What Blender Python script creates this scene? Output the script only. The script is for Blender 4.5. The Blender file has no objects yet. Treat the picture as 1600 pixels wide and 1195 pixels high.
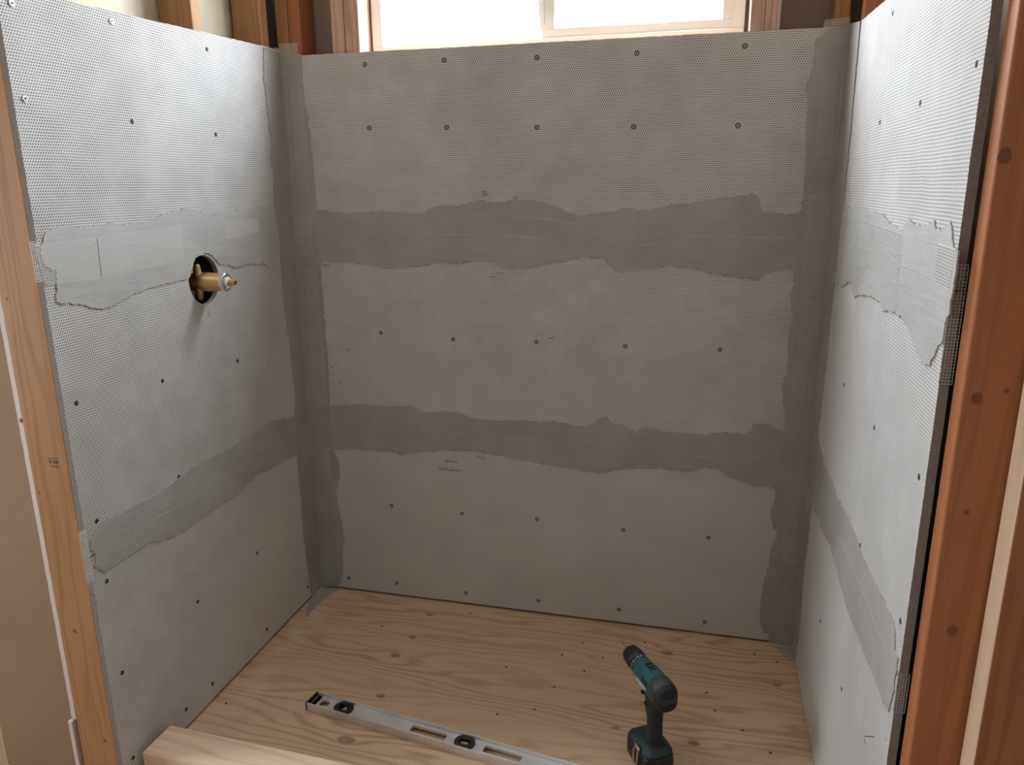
import bpy, bmesh, math, random
from mathutils import Vector, Matrix, noise
from mathutils.geometry import tessellate_polygon
PI = math.pi
S = bpy.context.scene
C = S.collection
random.seed(7)

# ------------------------------------------------------------------ camera
CAM = Vector((1.20041, -2.11076, 1.32786)); YAW, PIT, ROLL, FPX = -0.24269, 0.25556, -0.00871, 1183.71
FW = Vector((math.sin(YAW)*math.cos(PIT), math.cos(YAW)*math.cos(PIT), -math.sin(PIT)))
_r = Vector((math.cos(YAW), -math.sin(YAW), 0)); _u = _r.cross(FW)
RT = _r*math.cos(ROLL) + _u*math.sin(ROLL); UP = -_r*math.sin(ROLL) + _u*math.cos(ROLL)
cd = bpy.data.cameras.new('camera'); cam = bpy.data.objects.new('camera', cd); C.objects.link(cam)
M = Matrix((( RT.x, UP.x, -FW.x, CAM.x), (RT.y, UP.y, -FW.y, CAM.y), (RT.z, UP.z, -FW.z, CAM.z), (0, 0, 0, 1)))
cam.matrix_world = M
cd.sensor_fit = 'HORIZONTAL'; cd.sensor_width = 36; cd.lens = 36*FPX/1600; cd.clip_start = 0.02
S.camera = cam

# ------------------------------------------------------------------ light
SKY = 34.0
W_ = bpy.data.worlds.new('sky'); S.world = W_; W_.use_nodes = True
nt = W_.node_tree; bg = nt.nodes['Background']
tc = nt.nodes.new('ShaderNodeTexCoord'); sx = nt.nodes.new('ShaderNodeSeparateXYZ'); cr = nt.nodes.new('ShaderNodeValToRGB')
mr = nt.nodes.new('ShaderNodeMapRange'); mr.inputs[1].default_value = -0.3; mr.inputs[2].default_value = 1.0
nt.links.new(tc.outputs['Generated'], sx.inputs[0]); nt.links.new(sx.outputs[2], mr.inputs[0]); nt.links.new(mr.outputs[0], cr.inputs[0])
e = cr.color_ramp.elements; e[0].position = 0.15; e[0].color = (.20, .19, .17, 1); e[1].position = 0.30; e[1].color = (.86, .93, 1.0, 1)
nt.links.new(cr.outputs[0], bg.inputs[0]); bg.inputs[1].default_value = SKY
def area(name, loc, rot, sx_, sy_, energy, col=(1, 1, 1), portal=False):
    l = bpy.data.lights.new(name, 'AREA'); l.shape = 'RECTANGLE'; l.size = sx_; l.size_y = sy_; l.energy = energy; l.color = col
    if portal: l.cycles.is_portal = True
    o = bpy.data.objects.new(name, l); C.objects.link(o); o.location = loc; o.rotation_euler = rot
    return o
area('window_portal', (.765, .15, 2.02), (math.radians(-90), 0, 0), 1.05, .72, 1, portal=True)
area('added_side_portal', (-1.66, -1.53, 1.40), (0, math.radians(-90), 0), .90, .54, 1, portal=True)  # portal for an added side opening that brightens faces turned left
area('overhead_fill', (.25, -1.55, 2.39), (0, 0, 0),   .55, .55, 4.5, (1.0, .94, .88))  # added overhead fill for floor and curb, no such lamp is seen
S.view_settings.view_transform = 'Standard'; S.view_settings.look = 'None'; S.view_settings.gamma = 1
S.view_settings.use_curve_mapping = False
S.view_settings.exposure = 0.0
S.cycles.use_denoising = True
S.cycles.max_bounces = 10; S.cycles.diffuse_bounces = 7

# ------------------------------------------------------------------ helpers
def ray(u, v): return FW + RT*(u-800)/FPX - UP*(v-597.5)/FPX
def on(u, v, ax, val):
    d = ray(u, v); return CAM + d*((val-CAM[ax])/d[ax])
def tag(o, label=None, cat=None, group=None, kind=None):
    if label: o['label'] = label
    if cat: o['category'] = cat
    if group: o['group'] = group
    if kind: o['kind'] = kind
    return o
def link(name, me, parent=None, loc=None):
    o = bpy.data.objects.new(name, me); C.objects.link(o)
    if parent is not None: o.parent = parent
    if loc is not None: o.location = loc
    return o
def finish(bm, name, mat, parent=None, smooth=False, origin=None, mats=None):
    bmesh.ops.recalc_face_normals(bm, faces=bm.faces) if smooth is not None and False else None
    me = bpy.data.meshes.new(name)
    o_ = Vector(origin) if origin is not None else Vector((0, 0, 0))
    if origin is not None:
        for v in bm.verts: v.co -= o_
    bm.to_mesh(me); bm.free()
    if smooth:
        for p in me.polygons: p.use_smooth = True
    for m in (mats or [mat]): me.materials.append(m)
    ob = link(name, me, parent)
    if parent is None: ob.location = o_
    elif origin is not None: ob.location = o_
    return ob
def add_box(bm, a, b, mi=0, bev=0):
    x0, y0, z0 = a; x1, y1, z1 = b
    v = [bm.verts.new(p) for p in ((x0,y0,z0),(x1,y0,z0),(x1,y1,z0),(x0,y1,z0),(x0,y0,z1),(x1,y0,z1),(x1,y1,z1),(x0,y1,z1))]
    fs = [bm.faces.new([v[i] for i in q]) for q in ((0,3,2,1),(4,5,6,7),(0,1,5,4),(1,2,6,5),(2,3,7,6),(3,0,4,7))]
    for f in fs: f.material_index = mi
    if bev:
        es = list({e for f in fs for e in f.edges})
        bmesh.ops.bevel(bm, geom=es, offset=bev, segments=3, affect='EDGES', profile=.5)
    return fs
def box(name, a, b, mat, parent=None, bev=0, origin='base'):
    bm = bmesh.new(); add_box(bm, a, b, 0, bev)
    og = ((a[0]+b[0])/2, (a[1]+b[1])/2, a[2]) if origin == 'base' else None
    return finish(bm, name, mat, parent, origin=og)
def add_tube(bm, p0, p1, r0, r1=None, n=20, cap=True, mi=0):
    p0 = Vector(p0); p1 = Vector(p1); r1 = r0 if r1 is None else r1
    d = (p1-p0).normalized(); a = d.orthogonal().normalized(); b = d.cross(a)
    A = [bm.verts.new(p0 + (a*math.cos(2*PI*i/n) + b*math.sin(2*PI*i/n))*r0) for i in range(n)]
    B = [bm.verts.new(p1 + (a*math.cos(2*PI*i/n) + b*math.sin(2*PI*i/n))*r1) for i in range(n)]
    for i in range(n):
        f = bm.faces.new((A[i], A[(i+1) % n], B[(i+1) % n], B[i])); f.smooth = True; f.material_index = mi
    if cap:
        bm.faces.new(A[::-1]).material_index = mi; bm.faces.new(B).material_index = mi
def add_lathe(bm, p0, d, prof, n=28, mi=0, closed=False):
    p0 = Vector(p0); d = Vector(d).normalized(); a = d.orthogonal().normalized(); b = d.cross(a)
    rings = [[bm.verts.new(p0 + d*t + (a*math.cos(2*PI*i/n) + b*math.sin(2*PI*i/n))*max(r, 1e-5)) for i in range(n)] for t, r in prof]
    for A, B in zip(rings, rings[1:]):
        for i in range(n):
            f = bm.faces.new((A[i], A[(i+1) % n], B[(i+1) % n], B[i])); f.material_index = mi
    if closed:
        A, B = rings[-1], rings[0]
        for i in range(n): bm.faces.new((A[i], A[(i+1) % n], B[(i+1) % n], B[i])).material_index = mi
    else:
        bm.faces.new(rings[0][::-1]).material_index = mi; bm.faces.new(rings[-1]).material_index = mi
def add_poly(bm, loops, mapf, h0, h1, mi=0, flip=False):
    """extruded polygon (with holes); loops in wall coordinates, mapf(a, b, h) -> world"""
    pts = [p for l in loops for p in l]
    tris = tessellate_polygon([[Vector((p[0], p[1], 0)) for p in l] for l in loops])
    F = [bm.verts.new(mapf(p[0], p[1], h1)) for p in pts]; B = [bm.verts.new(mapf(p[0], p[1], h0)) for p in pts]
    def mk(vs):
        if len(set(vs)) < 3: return
        try: f = bm.faces.new(vs); f.material_index = mi
        except ValueError: pass
    for t in tris:
        mk([F[i] for i in t]); mk([B[i] for i in t][::-1])
    k = 0
    for l in loops:
        n = len(l)
        for i in range(n):
            a, b = k+i, k+(i+1) % n
            mk([F[a], F[b], B[b], B[a]])
        k += n
def fract(pts, amp=.0014, step=.004, closed=True, seed=0, flags=None):
    """break a polyline into short steps with ragged offsets"""
    rnd = random.Random(seed); out = []
    n = len(pts)
    for i in range(n if closed else n-1):
        a = Vector(pts[i]); b = Vector(pts[(i+1) % n]); L = (b-a).length
        k = max(1, int(L/step)); nr = Vector((-(b-a).y, (b-a).x)).normalized() if L > 0 else Vector((0, 0))
        for j in range(k):
            t = j/k; p = a.lerp(b, t)
            w = noise.noise(Vector((p.x*60, p.y*60, seed)))*amp*1.6 + noise.noise(Vector((p.x*190, p.y*190, seed+5)))*amp*1.2 + rnd.uniform(-1, 1)*amp*.35
            out.append((p.x + nr.x*w, p.y + nr.y*w))
    if not closed: out.append(tuple(pts[-1]))
    return out
def uv_wall(ob, fn):
    me = ob.data; uv = me.uv_layers.new(name='wall')
    for l in me.loops:
        p = me.vertices[l.vertex_index].co + ob.location
        uv.data[l.index].uv = fn(p)
# wall planes : mapf(a, b, h) with a along the wall, b up, h out of the wall
BK = dict(map=lambda a, b, h: Vector((a, -h, b)), px=lambda u, v: (lambda p: (p.x, p.z))(on(u, v, 1, 0)), uv=lambda p: (p.x, p.z))
LF = dict(map=lambda a, b, h: Vector((h, a, b)), px=lambda u, v: (lambda p: (p.y, p.z))(on(u, v, 0, 0)), uv=lambda p: (p.y+.31, p.z))
RW = 1.524
RG = dict(map=lambda a, b, h: Vector((RW-h, a, b)), px=lambda u, v: (lambda p: (p.y, p.z))(on(u, v, 0, RW)), uv=lambda p: (p.y+.7, p.z))

# ------------------------------------------------------------------ materials
def mat(name, col=(.5, .5, .5), rough=.6, metal=0, spec=None):
    m = bpy.data.materials.new(name); m.use_nodes = True
    b = m.node_tree.nodes['Principled BSDF']
    b.inputs['Base Color'].default_value = (*col, 1); b.inputs['Roughness'].default_value = rough; b.inputs['Metallic'].default_value = metal
    if spec is not None: b.inputs['Specular IOR Level'].default_value = spec
    return m
class N:
    """tiny node builder"""
    def __init__(s, m): s.t = m.node_tree; s.b = s.t.nodes['Principled BSDF']
    def node(s, k, **kw):
        n = s.t.nodes.new(k)
        for a, v in kw.items(): setattr(n, a, v)
        return n
    def put(s, inp, v):
        if isinstance(v, bpy.types.NodeSocket): s.t.links.new(v, inp)
        elif isinstance(v, tuple) and len(v) == 3 and inp.type == 'RGBA': inp.default_value = (*v, 1)
        else: inp.default_value = v
    def m(s, op, a, b=None, c=None, clamp=False):
        n = s.node('ShaderNodeMath', operation=op, use_clamp=clamp); s.put(n.inputs[0], a)
        if b is not None: s.put(n.inputs[1], b)
        if c is not None: s.put(n.inputs[2], c)
        return n.outputs[0]
    def vm(s, op, a, b=None):
        n = s.node('ShaderNodeVectorMath', operation=op); s.put(n.inputs[0], a)
        if b is not None: s.put(n.inputs[1], b)
        return n.outputs['Value'] if op in ('LENGTH', 'DISTANCE') else n.outputs[0]
    def noise(s, vec, scale, detail=3, rough=.5, dist=0, dim='3D'):
        n = s.node('ShaderNodeTexNoise', noise_dimensions=dim); s.put(n.inputs['Vector'], vec); n.inputs['Scale'].default_value = scale
        n.inputs['Detail'].default_value = detail; n.inputs['Roughness'].default_value = rough; n.inputs['Distortion'].default_value = dist
        return n.outputs['Fac']
    def rng(s, v, a, b, c=0., d=1.):
        n = s.node('ShaderNodeMapRange'); s.put(n.inputs[0], v)
        for i, x in enumerate((a, b, c, d)): s.put(n.inputs[i+1], x)
        return n.outputs[0]
    def mix(s, f, a, b, mode='MIX'):
        n = s.node('ShaderNodeMix', data_type='RGBA', blend_type=mode); s.put(n.inputs[0], f); s.put(n.inputs[6], a); s.put(n.inputs[7], b)
        return n.outputs[2]
    def bump(s, h, dist=.001, strength=1., normal=None):
        n = s.node('ShaderNodeBump'); s.put(n.inputs['Height'], h); n.inputs['Distance'].default_value = dist; n.inputs['Strength'].default_value = strength
        if normal is not None: s.put(n.inputs['Normal'], normal)
        return n.outputs[0]
    def obj(s): return s.node('ShaderNodeTexCoord').outputs['Object']
    def uvm(s): return s.node('ShaderNodeUVMap', uv_map='wall').outputs[0]
    def sep(s, v):
        n = s.node('ShaderNodeSeparateXYZ'); s.put(n.inputs[0], v); return n.outputs
    def comb(s, x, y, z=0.):
        n = s.node('ShaderNodeCombineXYZ'); s.put(n.inputs[0], x); s.put(n.inputs[1], y); s.put(n.inputs[2], z); return n.outputs[0]
    def col(s, v): s.put(s.b.inputs['Base Color'], v)
    def nrm(s, v): s.put(s.b.inputs['Normal'], v)

def board_mat(name, seed, fade_lo, fade_hi, dotk=1.0, off=None, lo=.35):
    """cement board: staggered rows of small dimples in a pale skin; low down the dimples are filled with slurry"""
    m = mat(name, rough=.85, spec=.25); n = N(m)
    uv = n.uvm(); s = n.sep(uv); u, v = s[0], s[1]
    wob = n.noise(uv, 9, 2); v2 = n.m('ADD', v, n.m('MULTIPLY', wob, .004))
    A, B = .0059, .0106
    def latt(ou, ov):
        a = n.m('MULTIPLY', n.m('SUBTRACT', n.m('FRACT', n.m('ADD', n.m('DIVIDE', u, A), ou)), .5), A)
        b = n.m('MULTIPLY', n.m('SUBTRACT', n.m('FRACT', n.m('ADD', n.m('DIVIDE', v2, B), ov)), .5), B)
        return n.vm('LENGTH', n.comb(a, b))
    d = n.m('MINIMUM', latt(0., 0.), latt(.5, .5))
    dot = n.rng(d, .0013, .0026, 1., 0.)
    cl = n.noise(n.vm('ADD', uv, (seed, seed*.7, 0)), 5.5, 4, .6)
    fine = n.noise(uv, 160, 2)
    h_ = v if off is None else n.m('ADD', v, n.m('MULTIPLY', n.m('SUBTRACT', off, u), 1.2))
    low = n.rng(n.m('ADD', h_, n.m('MULTIPLY', n.m('SUBTRACT', cl, .5), .5)), fade_lo, fade_hi, lo, 1.)
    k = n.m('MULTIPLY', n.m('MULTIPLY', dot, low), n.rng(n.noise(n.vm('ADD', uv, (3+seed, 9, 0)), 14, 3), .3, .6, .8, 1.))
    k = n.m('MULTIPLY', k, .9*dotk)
    base = n.mix(n.rng(cl, .3, .7), (.575, .568, .560), (.675, .668, .665))
    base = n.mix(n.rng(low, lo, 1., .45, 0.), base, (.44, .425, .405))
    tint = n.noise(n.vm('ADD', uv, (seed*2+5, 1, 0)), 3.2, 3)
    base = n.mix(n.rng(tint, .5, .72, 0., .16), base, (.50, .45, .38))
    base = n.mix(n.rng(fine, .3, .8, 0., .12), base, (.3, .3, .3))
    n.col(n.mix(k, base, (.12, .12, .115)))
    n.nrm(n.bump(n.m('SUBTRACT', n.m('MULTIPLY', fine, .15), n.m('MULTIPLY', k, .8)), .0008, .55))
    return m
M_bd = {'back': board_mat('board_back', 1.3, .25, .80, lo=.45), 'left': board_mat('board_left', 4.1, .72, 1.02, 1.05, off=.31, lo=.1), 'right': board_mat('board_right', 7.7, .95, 1.35, .9, off=.7, lo=.1)}
def edge_mat():
    m = mat('board_edge', rough=.95, spec=.1); n = N(m)
    f = n.noise(n.obj(), 220, 3); n.col(n.mix(f, (.17, .15, .138), (.29, .26, .24))); n.nrm(n.bump(f, .001, .7)); return m
M_edge = edge_mat()
def mortar_mat(name='thinset_mortar', c0=(.285, .268, .258), c1=(.355, .348, .338)):
    m = mat(name, rough=.72, spec=.3); n = N(m)
    o = n.obj(); big = n.noise(o, 7, 4, .55); st = n.noise(n.vm('MULTIPLY', o, (3, 3, 26)), 3, 3, .6); fine = n.noise(o, 260, 2)
    c = n.mix(n.rng(big, .3, .72), c0, c1); c = n.mix(n.rng(st, .45, .75, 0., .35), c, tuple(x*1.06 for x in c1))
    n.col(c); n.nrm(n.bump(n.m('ADD', n.m('MULTIPLY', st, 1.0), n.m('MULTIPLY', fine, .12)), .0025, .45)); return m
M_mortar = mortar_mat()
M_mortar2 = mortar_mat('pale_mortar', (.355, .352, .343), (.435, .433, .425))  # paler tone for the upper side-wall bands
M_mortar3 = mortar_mat('mid_mortar', (.315, .305, .298), (.385, .378, .370))  # middle tone for the lower side-wall bands
M_ridge = mat('mortar_ridge', (.40, .39, .375), .7)
M_tape = mat('glass_fibre_mesh', (.40, .39, .38), .6)
M_tapew = mat('bare_fibre_mesh', (.60, .60, .59), .5)
M_ink = mat('ink', (.03, .03, .03), .8)

def wood(name, light, dark, knots=(), ax=2, ring=38., rough=.62, cont=1., bump=.25, wav=1.0, rand=True, strg=.09, wamp=.16):
    """softwood lumber, grain along axis ax; knots as (a, b, c, radius) in object space"""
    m = mat(name, rough=rough, spec=.3); n = N(m)
    o = n.obj()
    if rand:
        r = n.node('ShaderNodeObjectInfo').outputs['Random']; o2 = n.vm('ADD', o, n.comb(n.m('MULTIPLY', r, 3.1), n.m('MULTIPLY', r, 5.3), n.m('MULTIPLY', r, 1.7)))
    else: o2 = o
    st = [1., 1., 1.]; st[ax] = strg
    sv = n.vm('MULTIPLY', o2, tuple(st))
    w = n.noise(sv, 14*wav, 3, .5); fib = n.noise(n.vm('MULTIPLY', o2, tuple(.02 if i == ax else 1. for i in range(3))), 420, 2)
    s = n.sep(sv); o_ = [0, 1, 2]; o_.remove(ax)
    ph = n.m('ADD', n.m('MULTIPLY', s[o_[0]], 1.0), n.m('MULTIPLY', s[o_[1]], .6))
    ph = n.m('ADD', ph, n.m('MULTIPLY', w, wamp))
    kd = None
    for (a, b, c, R) in knots:
        dv = n.vm('SUBTRACT', o, (a, b, c)); q = [1., 1., 1.]; q[ax] = .62
        d = n.vm('LENGTH', n.vm('MULTIPLY', dv, tuple(q)))
        ph = n.m('ADD', ph, n.m('MULTIPLY', n.m('EXPONENT', n.m('MULTIPLY', d, -1.0/(R*2.2))), R*2.6))
        k = n.rng(d, R*.7, R*1.1, 1., 0.)
        kd = k if kd is None else n.m('MAXIMUM', kd, k)
    g = n.m('SINE', n.m('MULTIPLY', ph, ring*6.28))
    g = n.m('POWER', n.m('ADD', n.m('MULTIPLY', g, .5), .5), 3.0)
    f = n.m('MULTIPLY', g, n.m('MULTIPLY', n.rng(n.noise(sv, 6, 2), .3, .65, .25, 1.), .75*cont))
    c = n.mix(f, light, dark)
    c = n.mix(n.rng(fib, .35, .75, 0., .28*cont), c, dark)
    bl = n.noise(n.vm('MULTIPLY', o2, tuple(.3 if i == ax else 1. for i in range(3))), 5, 3)
    c = n.mix(n.rng(bl, .4, .7, 0., .3), c, tuple(x*.80 for x in light))
    if name == 'plywood':
        q = n.sep(o)
        dx = n.m('ABSOLUTE', n.m('SUBTRACT', q[0], n.m('ADD', .055, n.m('MULTIPLY', q[1], -.03))))
        dd = n.m('MULTIPLY', n.rng(dx, .0, .05, 1., 0.), n.m('MULTIPLY', n.rng(q[1], -.72, -.45, 0., 1.), n.rng(n.noise(o, 16, 4), .35, .65)))
        c = n.mix(n.m('MULTIPLY', dd, .55), c, (.66, .62, .57))
    if kd is not None:
        kc = n.mix(n.rng(n.noise(o, 70, 3), .35, .65), tuple(x*.55 for x in dark), tuple(x*1.0 for x in dark))
        c = n.mix(n.m('MULTIPLY', kd, .85), c, kc)
    n.col(c); n.nrm(n.bump(n.m('ADD', n.m('MULTIPLY', fib, .6), n.m('MULTIPLY', g, -.3)), .0006, bump))
    return m
M_stud = wood('stud_fir', (.40, .215, .098), (.25, .112, .042))
M_studr = wood('stud_red', (.40, .155, .062), (.25, .08, .030))
M_curb = wood('curb_spruce', (.74, .56, .40), (.50, .31, .18), ax=0, ring=34., cont=.8)
FLOOR_KN = []
for u, v, R in ((618, 1024, .011), (645, 995, .009), (1042, 1020, .012), (541, 1156, .016), (671, 960, .008), (1084, 1161, .010), (735, 958, .006), (962, 1137, .007), (595, 1087, .009), (1214, 1070, .008)):
    p = on(u, v, 2, 0); FLOOR_KN.append((p.x, p.y, 0, R))
M_ply = wood('plywood', (.62, .46, .30), (.36, .215, .115), knots=FLOOR_KN, ax=0, ring=26., cont=1., wav=.45, rand=False, strg=.16, wamp=.40)
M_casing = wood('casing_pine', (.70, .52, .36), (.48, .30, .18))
M_studp = wood('stud_glare_tint', (.56, .38, .29), (.36, .20, .14))  # window glare painted in as a paler, pinker wood colour
def dry_mat(name, col):
    m = mat(name, rough=.8, spec=.2); n = N(m); f = n.noise(n.obj(), 4, 3); n.col(n.mix(n.rng(f, .3, .7), col, tuple(x*.88 for x in col)))
    n.nrm(n.bump(n.noise(n.obj(), 90, 2), .0008, .25)); return m
M_tan = dry_mat('tan_paint', (.30, .205, .125))
M_cream = dry_mat('drywall_back', (.66, .60, .48))
M_room = dry_mat('room_paint', (.56, .56, .56))
M_ceil = dry_mat('ceiling_paint', (.86, .86, .85))
M_sheath = dry_mat('sheathing', (.32, .25, .225))
M_gyp = mat('gypsum_edge', (.62, .53, .49), .9)
M_vinyl = mat('white_vinyl', (.86, .85, .82), .35)
M_track = mat('grey_track', (.45, .45, .46), .5)
M_screw = mat('screw_grey', (.16, .165, .16), .45, .6)
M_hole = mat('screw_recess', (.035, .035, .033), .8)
M_washer = mat('screw_washer', (.52, .53, .52), .5, .1)
M_screwf = mat('screw_ring', (.30, .30, .285), .5, .2)
M_brass = mat('brass', (.58, .40, .17), .40, 1.0)
M_bronze = mat('cast_bronze', (.40, .27, .16), .5, .9)
M_steel = mat('stainless', (.75, .76, .78), .25, 1.0)
M_blackp = mat('black_plastic', (.012, .013, .015), .45)
M_rubber = mat('black_rubber', (.010, .011, .012), .7)
M_teal = mat('teal_plastic', (.020, .085, .098), .45)
M_dkteal = mat('dark_teal', (.014, .036, .042), .5)
M_greyp = mat('charcoal_plastic', (.035, .038, .04), .5)
M_white = mat('white_print', (.75, .78, .76), .5)
def alu():
    m = mat('aluminium', (.60, .61, .62), .38, .55); n = N(m); f = n.noise(n.vm('MULTIPLY', n.obj(), (.03, 1, 1)), 700, 2)
    n.col(n.mix(n.rng(n.noise(n.obj(), 14, 3), .35, .7), (.74, .745, .75), (.60, .60, .60))); n.put(n.b.inputs['Roughness'], n.rng(f, .3, .7, .32, .5)); return m
M_alu = alu()
def glass(name, col=(1, 1, 1), ior=1.45):
    m = mat(name, col, .0); b = m.node_tree.nodes['Principled BSDF']; b.inputs['Transmission Weight'].default_value = 1; b.inputs['IOR'].default_value = ior; return m
def pane_mat():
    m = bpy.data.materials.new('window_glass'); m.use_nodes = True; t = m.node_tree; t.nodes.remove(t.nodes['Principled BSDF'])
    o = t.nodes['Material Output']; a = t.nodes.new('ShaderNodeBsdfTransparent'); b = t.nodes.new('ShaderNodeBsdfGlossy'); b.inputs['Roughness'].default_value = .02
    mx = t.nodes.new('ShaderNodeMixShader'); mx.inputs[0].default_value = .05
    t.links.new(a.outputs[0], mx.inputs[1]); t.links.new(b.outputs[0], mx.inputs[2]); t.links.new(mx.outputs[0], o.inputs[0]); return m
M_pane = pane_mat()
M_vial = mat('vial_liquid', (.30, .36, .06), .15); M_vial.node_tree.nodes['Principled BSDF'].inputs['Specular IOR Level'].default_value = .8

def struct(o): o['kind'] = 'structure'; return o

# ------------------------------------------------------------------ setting
ZC = 2.44
# plywood subfloor
struct(box('floor', (-1.66, -3.4, -.02), (2.7, .13, 0), M_ply, origin=None))
struct(box('ceiling', (-1.7, -3.45, ZC), (2.75, .2, ZC+.05), M_ceil, origin=None))
# exterior wall skin behind the studs, with the window hole
WX0, WX1, WZ0, WZ1 = .2500, 1.2805, 1.684, 2.30
bm = bmesh.new()
add_poly(bm, [[(-1.7, -.02), (2.75, -.02), (2.75, ZC), (-1.7, ZC)], [(WX0, WZ0), (WX0, WZ1), (WX1, WZ1), (WX1, WZ0)]], lambda a, b, h: Vector((a, .155-h, b)), 0, .05)
struct(finish(bm, 'wall_back', M_sheath))
# painted room walls out of frame (they bounce the daylight)
bm = bmesh.new()
add_poly(bm, [[(-3.45, -.02), (.11, -.02), (.11, ZC), (-3.45, ZC)], [(-1.80, .95), (-1.80, 1.85), (-1.26, 1.85), (-1.26, .95)]], lambda a, b, h: Vector((-1.7+h, a, b)), 0, .06)  # second loop is the added side opening, no window known there
struct(finish(bm, 'wall_left', M_room))
struct(box('wall_right', (2.55, -3.45, -.02), (2.6, .11, ZC), M_room, origin=None))
struct(box('wall_front', (-1.7, -3.45, -.02), (2.6, -3.40, ZC), M_room, origin=None))
# tan wall seen past the stub wall at far left
struct(box('wall_niche', (-1.64, -.925, 0), (-.1235, -.915, ZC), M_tan, origin=None))
# partition drywall on the outer side of the left stub wall, ragged cut edge facing the camera
bm = bmesh.new()
yo = -.9327
pl = [(yo+.004+.0022*noise.noise(Vector((z*.9, 3, 0))) , z) for z in [i*.01 for i in range(17, 244)]]
add_poly(bm, [[(0.10, .17)] + pl + [(0.10, ZC)]], lambda a, b, h: Vector((-.1225+h+.0012*noise.noise(Vector((b*40, 1, 2))), a, b)), 0, .0115)
PZ = on(112, 1127, 1, -.93).z; print('PZ', PZ)
o = struct(finish(bm, 'wall_partition_left', M_cream, mats=[M_cream]))
o.data.materials.append(M_gyp)
for p in o.data.polygons:
    if abs(p.normal.y) > .5 and p.center.y < -.8: p.material_index = 1
struct(box('drywall_chip_1', (-.1305, -.9335, 0), (-.1195, -.8865, .165), M_gyp, bev=.001))  # broken lower piece of the partition drywall, set slightly outwards
# partition drywall outer side of the right stub wall
struct(box('wall_partition_right', (1.628, -1.0, 0), (1.640, .10, ZC), M_cream, origin=None))

# --- window
wf = struct(link('window_1', None, None, ((WX0+WX1)/2, .105, WZ0)))
def wbox(name, a, b, m, bev=.002, parent=wf):
    bm = bmesh.new(); add_box(bm, a, b, 0, bev); o = finish(bm, name, m, None, origin=((a[0]+b[0])/2, (a[1]+b[1])/2, a[2]))
    l = o.location.copy(); o.parent = parent; o.location = l - wf.location; return o
def frame_ring(name, x0, x1, z0, z1, w, y0, y1, wb=None):
    wb = wb or w
    bm = bmesh.new()
    add_box(bm, (x0, y0, z0), (x1, y1, z0+wb), 0, .002); add_box(bm, (x0, y0, z1-w), (x1, y1, z1), 0, .002)
    add_box(bm, (x0, y0, z0+wb), (x0+w, y1, z1-w), 0, 0); add_box(bm, (x1-w, y0, z0+wb), (x1, y1, z1-w), 0, 0)
    o = finish(bm, name, M_vinyl, None, origin=((x0+x1)/2, (y0+y1)/2, z0)); l = o.location.copy(); o.parent = wf; o.location = l-wf.location; return o
frame_ring('window_frame', WX0+.001, WX1-.001, WZ0+.001, WZ1-.001, .030, .088, .150, .0295)
# fixed lite on the left, sliding sash on the right
wbox('window_pane', (.28, .128, WZ0+.03), (.7430, .131, WZ1-.03), M_pane, 0)
frame_ring('window_sash', .7440, WX1-.018, WZ0+.0250, WZ1-.02, .038, .096, .122, .030)
wbox('window_pane', (.78, .108, WZ0+.05), (WX1-.05, .111, WZ1-.05), M_pane, 0)
wbox('window_stile', (.7300, .124, WZ0+.03), (.7530, .142, WZ1-.03), M_track)
wbox('window_weather_strip', (.7520, .0930, WZ0+.065), (.7545, .0955, WZ1-.06), M_white, 0)

# ------------------------------------------------------------------ framing
def stud(x0, x1, y0, y1, z0=0.0, z1=ZC, m=None, label='', bev=.004, name='wall_stud', cat='stud', group=None):
    o = box(name, (x0, y0, z0), (x1, y1, z1), m or M_stud, bev=bev)
    return tag(o, label, cat, group)
G_ = None
# left stub wall
KL = stud(-.1105, -.0135, -.9305, -.892, label='wide orange stud facing the camera at the left end of the left wall', m=M_stud)
stud(-.102, -.0135, -.372, -.334, label='brown stud above the left boards with a bright sunlit edge', m=M_stud)
stud(-.102, -.0135, -.064, -.026, label='orange stud above the left boards, last one before the back corner', m=M_stud)
# back wall
stud(-.0120, .0260, .0135, .1025, label='golden brown stud in the back left corner behind the upright mesh', m=M_stud)
stud(.0265, .0640, .0135, .1025, label='dull brown stud right beside the back left corner stud', m=M_studr)
stud(.1600, .1990, .0135, .1025, label='pinkish stud, outer one of the pair left of the window', m=M_studp)
stud(.2000, .2445, .0135, .1025, label='pinkish stud with a glaring side, against the left of the window', m=M_studp)
stud(1.2895, 1.3240, .0135, .1025, label='reddish stud against the right side of the window', m=M_studp)
stud(1.3245, 1.3620, .0135, .1025, label='paler tan stud, second one right of the window', m=M_studp)
stud(1.4860, 1.5220, .0135, .1025, label='orange stud at the right end of the back wall, behind the upright mesh', m=M_stud)
# rough sill and header
tag(box('window_sill_plate', (.2450, .0135, 1.640), (1.289, .086, 1.6835), M_curb, bev=.003), 'flat wooden sill plate lying under the window behind the back boards', 'sill plate')
tag(box('window_header', (.2450, .0135, 2.305), (1.289, .1025, 2.40), M_stud, bev=.003), 'wooden header beam over the window', 'header')
# right stub wall
stud(1.5375, 1.626, -.070, -.032, label='orange stud above the right boards nearest the back corner', m=M_studr)
stud(1.5375, 1.626, -.470, -.432, label='stud inside the right wall behind the upper right board', m=M_studr)
KA = stud(1.5400, 1.626, -1.052, -1.014, label='wide red-orange stud facing the camera at the right end of the right wall', m=M_studr, bev=.003)
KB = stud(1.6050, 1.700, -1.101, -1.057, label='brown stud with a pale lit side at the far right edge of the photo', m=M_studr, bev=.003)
KB.data.materials.append(M_casing)   # bright lit strip painted into the colour of the narrow side
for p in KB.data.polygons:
    if p.normal.x < -.5: p.material_index = 1
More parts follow.
